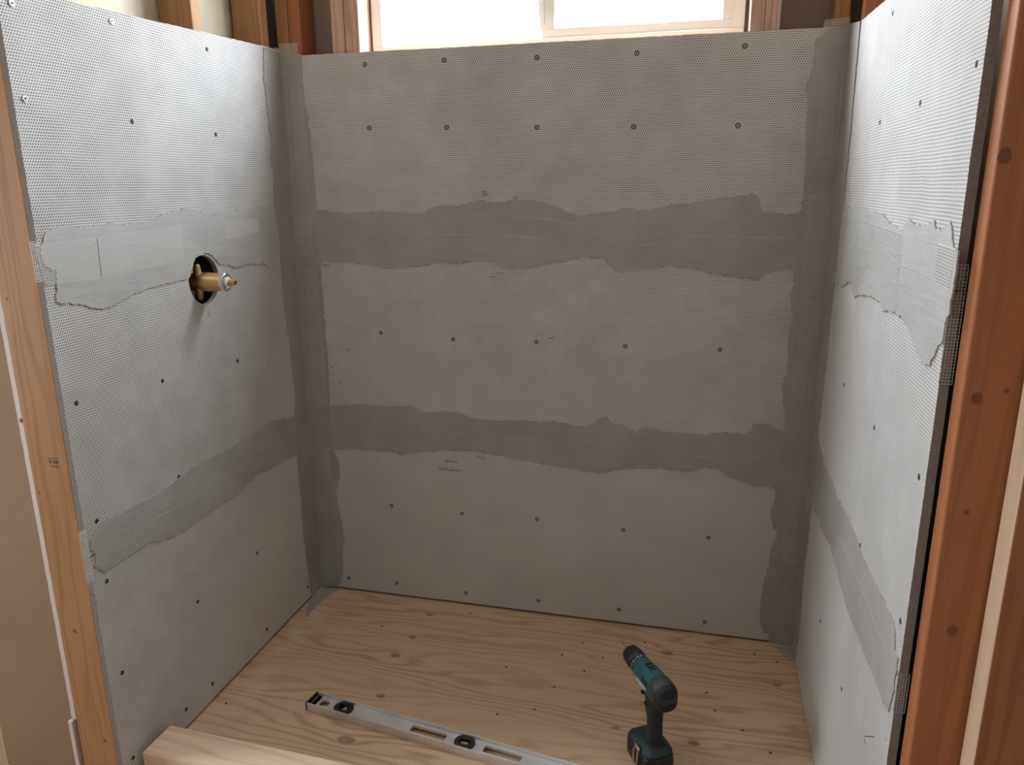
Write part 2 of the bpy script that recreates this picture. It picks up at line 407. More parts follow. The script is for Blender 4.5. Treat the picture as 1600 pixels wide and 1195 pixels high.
# casing at far left
_c = on(7, 1165, 1, -1.2)
tag(box('door_casing', (_c.x-.09, -1.215, 0), (_c.x, -1.2, 2.1), M_casing), 'pale wooden casing glimpsed in the bottom left corner of the photo', 'casing')

# ------------------------------------------------------------------ cement boards
def lin(p, q):
    k = (q[1]-p[1])/(q[0]-p[0]); return lambda a: p[1]+k*(a-p[0])
zb = {'top': lambda a: 1.6896, 's1': lambda a: 1.1917, 's2': lambda a: .5854, 'bot': lambda a: .0065}
zl = {'top': lin(LF['px'](120, 4), LF['px'](415, 72)), 's1': lin(LF['px'](60, 408), LF['px'](440, 372)), 's2': lin(LF['px'](142, 870), LF['px'](361, 735.5)), 'bot': lambda a: .006}
zr = {'top': lin(RG['px'](1341, 36), RG['px'](1383, 0)), 's1': lin(RG['px'](1320, 385), RG['px'](1489, 455)), 's2': lin(RG['px'](1310, 835), RG['px'](1397, 1040)), 'bot': lambda a: .003}
DL, DR = -.9327, -1.0092
def screw(kind, parent, wall, u, v, sink=.0005, big=1.0):
    a, b = wall['px'](u, v); bm = bmesh.new()
    c0 = wall['map'](a, b, -.003); d = wall['map'](a, b, 1) - wall['map'](a, b, 0)
    R = .0060*big
    if kind == 'hole':      # countersunk screw in a dark recess
        h = .00035
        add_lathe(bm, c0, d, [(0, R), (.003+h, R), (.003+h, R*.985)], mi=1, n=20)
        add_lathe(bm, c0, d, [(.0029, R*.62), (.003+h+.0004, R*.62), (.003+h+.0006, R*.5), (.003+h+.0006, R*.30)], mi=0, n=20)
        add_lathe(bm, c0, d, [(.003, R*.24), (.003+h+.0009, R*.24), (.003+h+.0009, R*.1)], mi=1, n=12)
    else:                   # head standing proud of the skin
        add_lathe(bm, c0, d, [(0, R), (.0045, R), (.0055, R*.92), (.0056, R*.30), (.0046, R*.26), (.0046, .0002)], mi=3, n=24)
        add_lathe(bm, c0, d, [(.002, R*.36), (.0058, R*.36), (.0058, R*.1)], mi=1, n=12)
    o = finish(bm, 'screw', None, None, origin=wall['map'](a, b, 0), mats=[M_screwf if wall is BK else M_hole, M_hole, M_steel, M_washer])
    l = o.location.copy(); o.parent = parent; o.location = l - parent.location
    return o
def board(wall, key, x0, x1, zf, zt, label, hole=None, seed=0, jl=.0, jr=.0):
    """board between a=x0..x1, bottom edge zf(a), top edge zt(a); slightly crumbled edges"""
    g = .0012
    pts = [(x0, zf(x0)+g), (x1, zf(x1)+g), (x1, zt(x1)-g), (x0, zt(x0)-g)]
    out = fract(pts, .0007, .008, seed=seed)
    loops = [out]
    if hole:
        ha, hb, R = hole; nn = 56
        loops.append([(ha + (R+.0008*noise.noise(Vector((i*.7, 0, 3))))*math.cos(-2*PI*i/nn), hb + (R+.0008*noise.noise(Vector((i*.7, 4, 3))))*math.sin(-2*PI*i/nn)) for i in range(nn)])
    bm = bmesh.new(); add_poly(bm, loops, wall['map'], -.0127, 0)
    og = wall['map']((x0+x1)/2, zf((x0+x1)/2), -.006)
    o = finish(bm, 'cement_board', None, None, origin=og, mats=[M_bd[key], M_edge])
    nr = wall['map'](0, 0, 1)-wall['map'](0, 0, 0)
    for p in o.data.polygons:
        if abs(p.normal.dot(nr)) < .6: p.material_index = 1
    uv_wall(o, wall['uv'])
    return tag(o, label, 'backer board', 'grey dimpled cement backer boards lining the alcove')
HOLE = (-.4525, 1.1040, .0605)
B = {}
xb0, xb1 = .0005, 1.5235
B['b1'] = board(BK, 'back', xb0, xb1, zb['s1'], zb['top'], 'grey cement board on the back wall directly under the window, topmost of three', seed=1)
B['b2'] = board(BK, 'back', xb0, xb1, zb['s2'], zb['s1'], 'grey cement board across the middle of the back wall between the two mortar bands', seed=2)
B['b3'] = board(BK, 'back', xb0, xb1, zb['bot'], zb['s2'], 'grey cement board at the bottom of the back wall, meeting the plywood floor', seed=3)
B['l1'] = board(LF, 'left', DL, .0125, zl['s1'], zl['top'], 'pale cement board at the top of the left wall, above the brass valve', seed=4)
B['l2'] = board(LF, 'left', DL, .0125, zl['s2'], zl['s1'], 'pale cement board on the left wall with the round hole cut for the brass valve', hole=HOLE, seed=5)
B['l3'] = board(LF, 'left', DL, .0125, zl['bot'], zl['s2'], 'pale cement board at the bottom of the left wall beside the curb lumber', seed=6)
B['r1'] = board(RG, 'right', DR, .0125, zr['s1'], zr['top'], 'bright white cement board at the top of the right wall', seed=7)
B['r2'] = board(RG, 'right', DR, .0125, zr['s2'], zr['s1'], 'pale cement board in the middle of the right wall between its mortar bands', seed=8)
B['r3'] = board(RG, 'right', DR, .0125, zr['bot'], zr['s2'], 'pale cement board at the bottom of the right wall, lowest of three', seed=9)
def put(wall, key, kind, pts, big=1.0):
    for u, v in pts: screw(kind, B[key], wall, u, v, big=big)
put(BK, 'b1', 'hole', [(570,101),(694,94),(839,90),(577,200),(698,199),(839,199),(995,83),(1164,72),(990,198),(1153,196)], 1.15)
put(BK, 'b2', 'hole', [(595,520),(708,530),(838,534),(977,541),(1125,546)], 1.05)
put(BK, 'b3', 'hole', [(612,790),(722,802),(839,811),(974,828),(1107,840),(545,903),(620,911),(728,926),(841,938),(967,952),(1101,972)], 1.0)
put(LF, 'l1', 'proud', [(17,5),(38,154),(173,33)], 1.0); put(LF, 'l1', 'hole', [(323,77),(206,190),(337,210)], .9)
put(LF, 'l2', 'hole', [(371,564),(254,595),(119,630),(383,686),(279,745),(151,814)], .85)
put(LF, 'l3', 'hole', [(402,864),(167,908),(309,940),(191,1051),(332,1068),(417,983),(291,1108),(208,1184),(481,917)], .85)
put(RG, 'r1', 'hole', [(1395,21),(1438,161),(1375,191),(1526,100)], .85)
put(RG, 'r2', 'hole', [(1319,601),(1366,668),(1436,745),(1344,852),(1407,970)], .85)
put(RG, 'r3', 'hole', [(1282,970),(1315,1076)], .85)

# ------------------------------------------------------------------ mortar seams
def pxs(wall, pts): return [wall['px'](u, v) for u, v in pts]
def ridge(bm, wall, pts, h0, r=.0009, mi=1):
    P = [wall['px'](u, v) for u, v in pts]
    fine = []
    for a, b in zip(P, P[1:]):
        L = math.hypot(b[0]-a[0], b[1]-a[1]); k = max(1, int(L/.012))
        for j in range(k): fine.append((a[0]+(b[0]-a[0])*j/k, a[1]+(b[1]-a[1])*j/k))
    fine.append(P[-1]); n = len(fine)
    rows = []
    for i, (a, b) in enumerate(fine):
        q = fine[min(i+1, n-1)]; p = fine[max(i-1, 0)]; dx, dy = q[0]-p[0], q[1]-p[1]; L = math.hypot(dx, dy) or 1
        nx, ny = -dy/L, dx/L; t = i/(n-1); w = r*(math.sin(PI*min(max(t, .04), .96))**.5)*(1+.5*noise.noise(Vector((a*50, b*50, 1))))
        b += .0008*noise.noise(Vector((a*30, b*30, 5)))
        rows.append([bm.verts.new(wall['map'](a+nx*w*s, b+ny*w*s, h)) for s, h in ((-1.5, h0-.0003), (0, h0+w*.9), (1, h0-.0003))])
    for A, Bq in zip(rows, rows[1:]):
        for i in range(2):
            f = bm.faces.new((A[i], A[i+1], Bq[i+1], Bq[i])); f.material_index = mi; f.smooth = True
def blob(bm, wall, u, v, ru, rv, h, seed):
    a, b = wall['px'](u, v); pts = []
    for i in range(22):
        t = 2*PI*i/22; w = 1+.45*noise.noise(Vector((math.cos(t)*1.3, math.sin(t)*1.3, seed*3.1)))
        pts.append((a+ru*w*math.cos(t), b+rv*w*math.sin(t)))
    add_poly(bm, [pts], wall['map'], 0.0, h)
def seam(label, parts, ridges=(), blobs=(), origin=None, m=None):
    """parts: (wall, px points, thickness, seed)"""
    bm = bmesh.new()
    for wall, pts, h, sd in parts:
        add_poly(bm, [fract(pxs(wall, pts), .0026, .0030, seed=sd)], wall['map'], 0.0, h)
    for wall, pts, h0, r in ridges: ridge(bm, wall, pts, h0, r)
    for k, (wall, u, v, ru, rv, h) in enumerate(blobs): blob(bm, wall, u, v, ru, rv, h, k+len(label))
    o = finish(bm, 'mortar_seam', None, None, origin=origin, mats=[m or M_mortar, M_ridge])
    return tag(o, label, 'mortar seam', 'thinset mortar over the board joints')
def lattice(wall, quads, h, parent, m=M_tape, pitch=.0044, th=.0009, name='joint_tape', label=None, skip=0., fold=None):
    """woven glass fibre tape: quads = four wall corners (a,b) ordered round; long side first"""
    if len(quads) > 1:
        for Q in quads: lattice(wall, [Q], h, parent, m, pitch, th, name, label, skip, fold)
        return
    bm = bmesh.new(); rnd = random.Random(int(h*1e6)+len(quads))
    for Q in quads:
        q = [Vector(x) for x in Q]
        def bl(s, t): return (q[0].lerp(q[1], s)).lerp(q[3].lerp(q[2], s), t)
        Ls = ((q[1]-q[0]).length+(q[2]-q[3]).length)/2; Lt = ((q[3]-q[0]).length+(q[2]-q[1]).length)/2
        ns, ntt = max(2, round(Ls/pitch)), max(2, round(Lt/pitch))
        def strip(f, n, hh):
            pts = [f(i/n) for i in range(n+1)]
            for i in range(n):
                if skip and rnd.random() < skip: continue
                a, b = pts[i], pts[i+1]; d = b-a
                if d.length == 0: continue
                nn = Vector((-d.y, d.x)).normalized()*th/2
                A = [bm.verts.new((fold or wall['map'])(p.x, p.y, z)) for z in (hh-.0003, hh) for p in (a-nn, b-nn, b+nn, a+nn)]
                for f4 in ((4, 5, 6, 7), (0, 1, 5, 4), (2, 3, 7, 6)): bm.faces.new([A[k] for k in f4])
        seg = max(2, int(Ls/.03))
        for j in range(ntt+1):
            t = j/ntt; w = .0004*rnd.uniform(-1, 1)
            strip(lambda s: bl(s, t)+Vector((0, w)), seg, h)
        seg = max(2, int(Lt/.015))
        for j in range(ns+1): strip(lambda s: bl(j/ns, s), seg, h+.0001)
    o = finish(bm, name, m, None, origin=parent.location)
    o.parent = parent; o.location = (0, 0, 0)
    if label: o['label'] = label
    return o
# -- back wall upper band
b1t = [(488,329),(520,330),(540,333),(560,331),(600,330),(640,332),(662,333),(670,326),(690,320),(700,320),(712,321),(725,318),(740,314),(755,313),(775,316),(800,313),(822,311),(840,314),(860,318),(878,325),(890,332),(904,337),(920,335),(945,331),(960,329),(985,325),(998,328),(1020,326),(1050,320),(1080,316),(1110,311),(1135,308),(1160,305),(1175,302),(1185,306),(1188,320),(1192,332),(1205,331),(1238,334),(1250,331),(1290,330)]
b1b = [(1290,420),(1242,418),(1225,420),(1205,425),(1192,428),(1187,439),(1160,434),(1130,431),(1100,425),(1085,420),(1060,417),(1045,415),(1020,419),(985,423),(962,424),(955,418),(950,410),(945,402),(930,403),(910,401),(885,408),(860,411),(840,416),(820,419),(795,420),(785,416),(775,411),(760,408),(740,408),(725,412),(700,411),(685,409),(665,415),(640,418),(600,418),(580,414),(560,411),(540,409),(520,409),(490,404)]
sb1 = seam('long dark mortar band across the upper back wall', [(BK, b1t+b1b, .0022, 11)],
  ridges=[(BK, [(606,364),(640,367),(690,366),(770,366)], .0022, .0008), (BK, [(775,367),(800,368),(830,371),(866,377)], .0022, .0012),
          (BK, [(790,337),(835,340),(880,345),(915,355)], .0022, .0011), (BK, [(994,384),(1010,382),(1033,380)], .0022, .0012),
          (BK, [(1050,366),(1100,369),(1180,370),(1235,371),(1290,371)], .0022, .0009), (BK, [(668,350),(700,347),(735,345)], .0022, .0006),
          (BK, [(884,379),(890,375),(920,375)], .0022, .0007), (BK, [(1207,378),(1213,372),(1240,369)], .0022, .0009), (BK, [(1215,416),(1228,408),(1234,398)], .0022, .0009)],
  blobs=[(BK, 757, 302, .010, .010, .0012), (BK, 806, 309, .008, .007, .0012), (BK, 509, 414, .014, .006, .0012), (BK, 770, 433, .010, .004, .0010), (BK, 782, 426, .012, .003, .001)], origin=(.76, 0, 1.19))
# -- back wall lower band
b2t = [(510,635),(557,632),(611,635),(641,633),(653,639),(662,645),(686,642),(719,645),(734,653),(761,656),(792,657),(822,656),(846,659),(860,657),(881,660),(896,665),(920,666),(936,654),(948,651),(957,659),(978,665),(993,675),(1005,668),(1029,671),(1047,675),(1086,677),(1107,678),(1131,675),(1164,678),(1173,671),(1179,663),(1201,663),(1216,672),(1229,674),(1262,672)]
b2b = [(1250,772),(1213,767),(1201,760),(1177,760),(1170,754),(1146,748),(1134,742),(1125,734),(1101,730),(1080,737),(1050,733),(1023,731),(987,730),(963,734),(942,739),(917,736),(887,730),(845,725),(827,720),(800,716),(777,710),(756,708),(743,704),(716,704),(701,702),(671,704),(641,707),(626,710),(611,705),(581,702),(545,701),(505,701)]
sb2 = seam('long dark mortar band across the lower back wall', [(BK, b2t+b2b, .0022, 12)],
  ridges=[(BK, [(660,673),(700,676),(760,680),(830,686),(866,689)], .0022, .0009), (BK, [(905,693),(950,694)], .0022, .0006), (BK, [(1075,713),(1102,714),(1114,716)], .0022, .0009), (BK, [(833,670),(842,673)], .0022, .0006)], origin=(.76, 0, .59))
# -- left wall
l1t = [(440,322),(428,326),(416,324),(401,324),(377,327),(355,327),(331,335),(319,332),(307,330),(292,326),(271,330),(250,336),(241,342),(223,348),(205,348),(193,351),(169,348),(145,354),(120,356),(90,354),(72,362),(66,374),(62,388)]
l1b = [(64,400),(66,418),(87,421),(87,439),(87,469),(93,475),(111,475),(130,476),(145,481),(163,482),(181,475),(196,466),(211,457),(241,448),(262,442),(292,436),(297,430),(300,412),(308,401),(318,395),(328,397),(336,405),(342,413),(355,413),(364,417),(380,414),(392,410),(404,414),(410,410),(419,417),(422,408),(428,411),(434,396),(448,396)]
sl1 = seam('pale mortar band across the left wall just above the brass valve', [(LF, l1t+l1b, .0023, 13)],
  ridges=[(LF, [(241,404),(262,402),(275,408)], .0022, .0009), (LF, [(281,366),(288,390),(292,404)], .0022, .0008), (LF, [(306,350),(310,378),(312,392)], .0022, .0008), (LF, [(331,345),(334,370),(336,392)], .0022, .0008),
          (LF, [(380,388),(410,384),(445,379)], .0022, .0009), (LF, [(75,399),(160,388),(240,380)], .0022, .0009), (LF, [(240,341),(246,335),(249,336)], .0022, .0009)], origin=(0, -.46, 1.19), m=M_mortar2)
l2t = [(466,650),(440,654),(416,660),(407,668),(392,678),(374,689),(362,698),(344,708),(319,720),(301,730),(283,742),(265,760),(247,772),(223,784),(205,793),(187,802),(175,808),(157,814),(148,832),(140,844)]
l2b = [(142,856),(148,865),(147,886),(163,891),(175,885),(196,871),(214,859),(229,847),(250,845),(271,838),(289,826),(304,815),(325,802),(349,784),(374,769),(392,751),(404,740),(422,733),(437,723),(458,713),(470,706)]
sl2 = seam('slanting mortar band across the lower left wall below the valve', [(LF, l2t+l2b, .0023, 14)],
  ridges=[(LF, [(142,870),(180,848),(226,818),(262,798),(298,778),(330,757),(362,735)], .0022, .0011), (LF, [(229,805),(262,786),(290,768)], .0022, .0006), (LF, [(232,809),(270,787),(300,767)], .0022, .0006), (LF, [(168,862),(190,852),(200,855)], .0022, .0006)], origin=(0, -.46, .59), m=M_mortar3)
# -- right wall
r1t = [(1306,330),(1318,330),(1321,325),(1341,324),(1361,330),(1381,334),(1390,347),(1402,354),(1413,362),(1415,353),(1421,344),(1441,353),(1452,350),(1461,345),(1466,360),(1476,360),(1486,343),(1491,368),(1493,388),(1500,391)]
r1b = [(1486,490),(1481,500),(1476,531),(1466,546),(1454,569),(1444,566),(1436,551),(1424,521),(1414,499),(1401,488),(1381,486),(1376,471),(1361,463),(1341,461),(1337,466),(1331,441),(1323,443),(1318,448),(1308,443),(1296,440)]
sr1 = seam('pale mortar patch widening towards the camera on the upper right wall', [(RG, r1t+r1b, .0023, 15)],
  ridges=[(RG, [(1327,343),(1362,349),(1414,366)], .0022, .0012), (RG, [(1427,369),(1465,382),(1497,391)], .0022, .0012), (RG, [(1318,376),(1352,387),(1382,398),(1410,414),(1440,425),(1485,452)], .0022, .0012),
          (RG, [(1318,393),(1352,415),(1360,416),(1405,443)], .0022, .0013), (RG, [(1378,452),(1405,468),(1430,492)], .0022, .0009), (RG, [(1415,365),(1413,390),(1407,440)], .0022, .0009)], origin=(RW, -.5, 1.19), m=M_mortar2)
r2t = [(1272,691),(1280,691),(1288,723),(1295,741),(1303,756),(1308,776),(1318,793),(1328,814),(1341,846),(1350,871),(1363,901),(1378,928),(1387,949),(1396,967),(1400,986),(1400,1016),(1405,1028)]
r2b = [(1396,1091),(1390,1110),(1381,1094),(1366,1055),(1354,1025),(1345,1001),(1332,970),(1323,946),(1314,910),(1302,868),(1298,849),(1288,834),(1280,811),(1274,801),(1268,787),(1258,785)]
sr2 = seam('steeply slanting mortar band across the lower right wall', [(RG, r2t+r2b, .0023, 16)],
  ridges=[(RG, [(1290,790),(1310,835),(1338,895),(1366,964),(1382,1003),(1397,1043)], .0022, .0012), (RG, [(1350,961),(1366,995),(1385,1030)], .0022, .0006), (RG, [(1345,944),(1360,975)], .0022, .0006)], origin=(RW, -.5, .59), m=M_mortar3)
# -- corners (each joint is one L-shaped run on two walls)
cl_back = [(430,84),(470,85),(472,100),(473,130),(476,160),(480,180),(484,210),(488,240),(490,270),(493,300),(495,329),(498,360),(501,402),(502,440),(505,470),(508,510),(510,540),(513,570),(514,600),(515,633),(518,668),(520,702),(529,720),(531,735),(529,757),(525,763),(528,787),(534,814),(538,841),(535,871),(537,889),(531,913),(508,918),(497,917)]
cl_left = [(440,84),(411,75),(411,120),(419,181),(422,211),(426,271),(429,325),(434,360),(437,396),(440,436),(444,481),(449,511),(452,526),(455,571),(461,616),(460,651),(463,680),(464,708),(467,751),(470,781),(471,811),(476,856),(478,870),(480,885),(482,903),(485,920),(487,932),(506,918)]
cl = seam('tall mortar strip running up the back left inside corner', [(BK, cl_back, .0028, 17), (LF, cl_left, .0029, 18)],
  ridges=[(BK, [(446,120),(452,200),(461,300),(470,400)], .0028, .0009), (LF, [(446,270),(455,360),(463,440),(473,560),(484,720),(494,860)], .0028, .0010), (BK, [(478,430),(487,560),(497,700)], .0028, .0008), (LF, [(411,80),(413,120),(420,190),(427,290)], .0028, .0009)], origin=(0, 0, 0))
cr_back = [(1338,40),(1300,44),(1288,54),(1275,63),(1272,72),(1275,80),(1273,88),(1268,110),(1263,126),(1258,138),(1264,146),(1262,176),(1259,213),(1258,251),(1255,308),(1248,333),(1244,370),(1241,418),(1240,443),(1234,468),(1238,493),(1231,531),(1231,569),(1222,601),(1223,630),(1226,660),(1222,700),(1213,769),(1205,796),(1204,808),(1208,826),(1214,829),(1213,841),(1205,856),(1202,877),(1196,901),(1189,931),(1187,960),(1191,988),(1204,992),(1202,1005),(1243,1012)]
cr_right = [(1322,40),(1346,33),(1341,88),(1336,141),(1331,201),(1323,276),(1321,300),(1318,330),(1312,380),(1307,428),(1303,456),(1299,493),(1293,556),(1285,623),(1280,668),(1279,691),(1274,730),(1269,787),(1264,836),(1262,850),(1256,904),(1250,980),(1243,1029),(1230,1010)]
crn = seam('tall mortar strip running up the back right inside corner', [(BK, cr_back, .0028, 19), (RG, cr_right, .0029, 20)],
  ridges=[(BK, [(1322,70),(1312,180),(1300,280)], .0028, .0009), (BK, [(1318,90),(1305,230)], .0028, .0007), (BK, [(1276,520),(1262,640),(1250,760)], .0028, .0008), (BK, [(1231,744),(1240,739),(1250,741)], .0028, .0009), (BK, [(1245,395),(1262,390),(1272,388)], .0028, .0008)], origin=(RW, 0, 0))
# tape woven through the wet mortar
ql = lambda w, pts: [w['px'](*p) for p in pts]
lattice(LF, [ql(LF, [(52,384),(150,372),(157,433),(70,444)]), ql(LF, [(150,372),(282,353),(287,405),(157,433)]), ql(LF, [(350,347),(402,341),(404,362),(352,372)])], .0025, sl1, M_tapew)
def off_l(z0, z1, y0): return [(y0, z0), (DL+.002, z0-.0), (DL+.002, z1), (y0, z1)]
za = LF['px'](62, 436)[1]; zc = LF['px'](50, 378)[1]
lattice(LF, [off_l(za-.004, zc+.0, DL-.017)], .0016, sl1, M_tapew, name='tape_end', label='loose end of white mesh tape hanging past the board edge')
za = LF['px'](146, 905)[1]; zc = LF['px'](126, 830)[1]
lattice(LF, [off_l(za, zc, DL-.016)], .0016, sl2, M_tapew, name='tape_end', label='loose end of mesh tape past the board edge')
lattice(LF, [ql(LF, [(150,846),(300,765),(306,790),(158,872)])], .00235, sl2, M_tape, skip=.55)
lattice(RG, [ql(RG, [(1362,350),(1412,366),(1405,442),(1356,414)]), ql(RG, [(1469,381),(1497,391),(1485,452),(1462,440)])], .0026, sr1, M_tapew, pitch=.0042, th=.0012)
fold = lambda a, b, h: Vector((RW + (a-DR), DR - .001 - h, b))
lattice(None, [[(DR-.001, 1.062), (DR+.0150, 1.062), (DR+.0150, 1.222), (DR-.001, 1.222)]], .0006, sr1, M_tape, name='tape_end', label='mesh tape folded round the board edge', fold=fold)
lattice(None, [[(DR-.001, .545), (DR+.0145, .545), (DR+.0145, .612), (DR-.001, .612)]], .0006, sr2, M_tape, name='tape_end', label='mesh tape folded round the board edge', fold=fold)
tl = 1.6896
lattice(BK, [[(.004, tl-.001), (.060, tl-.001), (.060, tl+.031), (.004, tl+.031)]], .0016, cl, M_tapew, name='tape_end', label='mesh tape sticking up above the boards')
lattice(LF, [[(-.034, tl+.006), (-.001, tl+.006), (-.001, tl+.018), (-.026, tl+.018)]], .0016, cl, M_tapew, name='tape_end', label='mesh tape sticking up above the boards')
lattice(BK, [ql(BK, [(455,140),(474,140),(484,300),(466,300)]), ql(BK, [(467,340),(486,340),(490,400),(472,400)]), ql(BK, [(478,420),(495,420),(513,632),(493,632)]), ql(BK, [(503,700),(515,700),(517,745),(507,745)])], .0031, cl, M_tape, skip=.1, pitch=.0042)
lattice(BK, [[(1.462, tl-.001), (1.519, tl-.001), (1.519, tl+.018), (1.462, tl+.014)]], .0016, crn, M_tapew, name='tape_end', label='mesh tape sticking up above the boards')
lattice(BK, [ql(BK, [(1284,115),(1308,115),(1300,245),(1274,245)]), ql(BK, [(1264,304),(1298,304),(1288,460),(1252,460)]), ql(BK, [(1254,466),(1284,466),(1272,560),(1246,560)]), ql(BK, [(1240,562),(1262,562),(1256,625),(1236,625)]), ql(BK, [(1228,742),(1250,742),(1243,880),(1222,880)]), ql(BK, [(1201,992),(1234,996),(1233,1011),(1200,1006)])], .0031, crn, M_tape, skip=.08, pitch=.0042)
# loose mortar crumbs and smears on the floor corners
bm = bmesh.new()
P3 = [on(u, v, 2, 0) for u, v in ((498,925),(508,918),(530,921),(520,926),(500,940),(478,965),(482,940))]
add_poly(bm, [fract([(p.x, p.y) for p in P3], .002, .006, seed=31)], lambda a, b, h: Vector((a, b, h)), .0001, .0015)
o = finish(bm, 'floor_smear', M_mortar); o.parent = cl; o.location = -cl.location
bm = bmesh.new()
P3 = [on(u, v, 2, 0) for u, v in ((1198,1008),(1238,1013),(1243,1033),(1236,1034),(1224,1024),(1216,1014))]
add_poly(bm, [fract([(p.x, p.y) for p in P3], .002, .006, seed=32)], lambda a, b, h: Vector((a, b, h)), .0001, .0015)
o = finish(bm, 'floor_smear', M_mortar); o.parent = crn; o.location = -crn.location

# ink marks printed on the boards (illegible lines of small strokes)
def ink(parent, wall, strokes, h=.0003, w=.0012):
    bm = bmesh.new()
    for (u0, v0, u1, v1) in strokes:
        a = Vector(wall['px'](u0, v0)); b = Vector(wall['px'](u1, v1)); d = (b-a); nn = Vector((-d.y, d.x)).normalized()*w/2
        add_poly(bm, [[tuple(a-nn), tuple(b-nn), tuple(b+nn), tuple(a+nn)]], wall['map'], 0, h)
    o = finish(bm, 'ink_marks', M_ink, None, origin=parent.location); o.parent = parent; o.location = (0, 0, 0); o['kind'] = 'stuff'; return o
rr = random.Random(5); st = []
for i in range(13): st.append((695+i*1.55, 718+i*.18+rr.uniform(-1, 1), 695.8+i*1.55+rr.uniform(0, 1), 721+i*.18+rr.uniform(-1, 1)))
for i in range(22): st.append((684+i*1.6, 731+i*.15+rr.uniform(-1, 1), 685+i*1.6+rr.uniform(0, .8), 733.5+i*.15+rr.uniform(-.6, .6)))
for i in range(7): st.append((745+i*2.2, 711+i*.9, 746.5+i*2.2, 713.5+i*.9))
ink(B['b3'], BK, st)
ink(B['b2'], BK, [(541,548,546,544),(545,563,546,561),(531,598,532,595),(857,529,866,527),(1005,651,1006,653),(515,574,520,573)], w=.0016)
ink(B['l2'], LF, [(325,484,328,496),(424,480,425,487),(448,506,449,526)], w=.0012)
ink(B['r3'], RG, [(1350,1150,1352,1162),(1352,1150,1366,1151),(1384,1153,1385,1157)], w=.0012)

# grade stamp and tally mark on the left end stud (front face is y = -.9305)
def stamp():
    bm = bmesh.new(); Y = -.9305; rs = random.Random(3)
    o0 = on(76, 715, 1, Y)
    def bar(x, z, w, hgt, m=0): add_box(bm, (o0.x+x, Y-.0003, o0.z-z-hgt), (o0.x+x+w, Y+.001, o0.z-z), 0)
    bar(0, 0, .022, .0012); bar(0, 0, .001, .014)
    for cx, cz in ((.002, .005), (.0085, .005), (.012, .005), (.0155, .005), (.019, .005)):
        for k in range(3): bar(cx+rs.uniform(0, .0012), cz+k*.0024, .0016+rs.uniform(0, .001), .0011)
        bar(cx, cz, .0007, .006)
    for i in range(7): bar(.001+i*.0031, .0165+rs.uniform(-.0004, .0006), .0022, .0018)
    return bm
o = finish(stamp(), 'grade_stamp', M_ink); l = o.location.copy(); o.parent = KL; o.location = l - KL.location
# knots standing out on the studs (dark resin spots)
M_knot = mat('knot', (.20, .065, .028), .6)
def knot(parent, pts, ax, val, sgn):
    for u, v, r in pts:
        bm = bmesh.new(); p = on(u, v, ax, val); nn = 20
        vs = []
        for i in range(nn):
            t = 2*PI*i/nn; rr_ = r*(1+.2*noise.noise(Vector((math.cos(t), math.sin(t), u))))
            d = Vector((rr_*math.cos(t), 0, rr_*1.25*math.sin(t))) if ax == 1 else Vector((0, rr_*math.cos(t), rr_*1.2*math.sin(t)))
            q = p+d; q[ax] = val + sgn*.0002; vs.append(bm.verts.new(q))
        bm.faces.new(vs)
        o = finish(bm, 'knot', M_knot); l = o.location.copy(); o.parent = parent; o.location = l-parent.location
knot(KL, [(117,986,.0045),(33,657,.004),(164,1157,.004),(62,770,.0025),(11,467,.003)], 1, -.9305, -1)
knot(KA, [(1570,243,.0075),(1526,622,.0065),(1573,611,.003),(1488,985,.0070),(1510,800,.0035)], 1, -1.052, -1)

# ------------------------------------------------------------------ brass mixing valve
vy, vz = -.4505, 1.0990
val = tag(link('shower_valve', None, None, (0, vy, vz)), 'brass shower valve with a stem poking out of the round hole in the left wall', 'shower valve')
def vpart(bm, name, m, smooth=True, **k):
    bm.normal_update(); o = finish(bm, name, m, None, origin=(0, vy, vz), mats=k.get('mats')); o.parent = val; o.location = (0, 0, 0)
    for p in o.data.polygons: p.use_smooth = smooth
    try: o.data.set_sharp_from_angle(angle=math.radians(35))
    except Exception: pass
    return o
D = Vector((1, .0, .0)).normalized()
bm = bmesh.new(); add_lathe(bm, (-.075, vy, vz), D, [(0, .024), (.035, .026), (.045, .026), (.046, .0235), (.092, .0235), (.094, .0222), (.129, .0222), (.131, .0210)], n=40)
add_lathe(bm, (-.045, vy, vz), (0, .12, 1), [(-.075, .008), (-.06, .010), (-.03, .013), (.03, .013), (.06, .010), (.075, .008)], n=20)
add_lathe(bm, (-.045, vy, vz), (0, 1, 0), [(-.055, .012), (-.02, .016), (.02, .016), (.055, .012)], n=20)
vpart(bm, 'valve_body', M_brass)
bm = bmesh.new()
for sg in (1, -1):
    bm = bmesh.new(); add_lathe(bm, (-.012, vy-.010, vz+sg*.030), (.0, -.05, sg), [(-.014, .012), (.0, .0095), (.010, .0085), (.014, .006)], n=18)
    vpart(bm, 'valve_lug', M_bronze)
e0 = Vector((-.075, vy, vz))+D*.131
bm = bmesh.new(); add_lathe(bm, e0-D*.004, D, [(0, .0225), (.010, .0225), (.011, .0215), (.011, .0160), (.006, .0155), (.006, .010)], n=40); vpart(bm, 'retaining_collar', M_steel)
bm = bmesh.new(); add_lathe(bm, e0, D, [(0, .013), (.010, .013), (.012, .010), (.012, .0075)], n=30); vpart(bm, 'stem_sleeve', mat('white_nylon', (.7, .7, .7), .4))
bm = bmesh.new(); add_lathe(bm, e0, D, [(0, .0075), (.030, .0070), (.0305, .0064), (.0305, .0040), (.022, .0038), (.022, .0002)], n=24); vpart(bm, 'stem', M_brass)
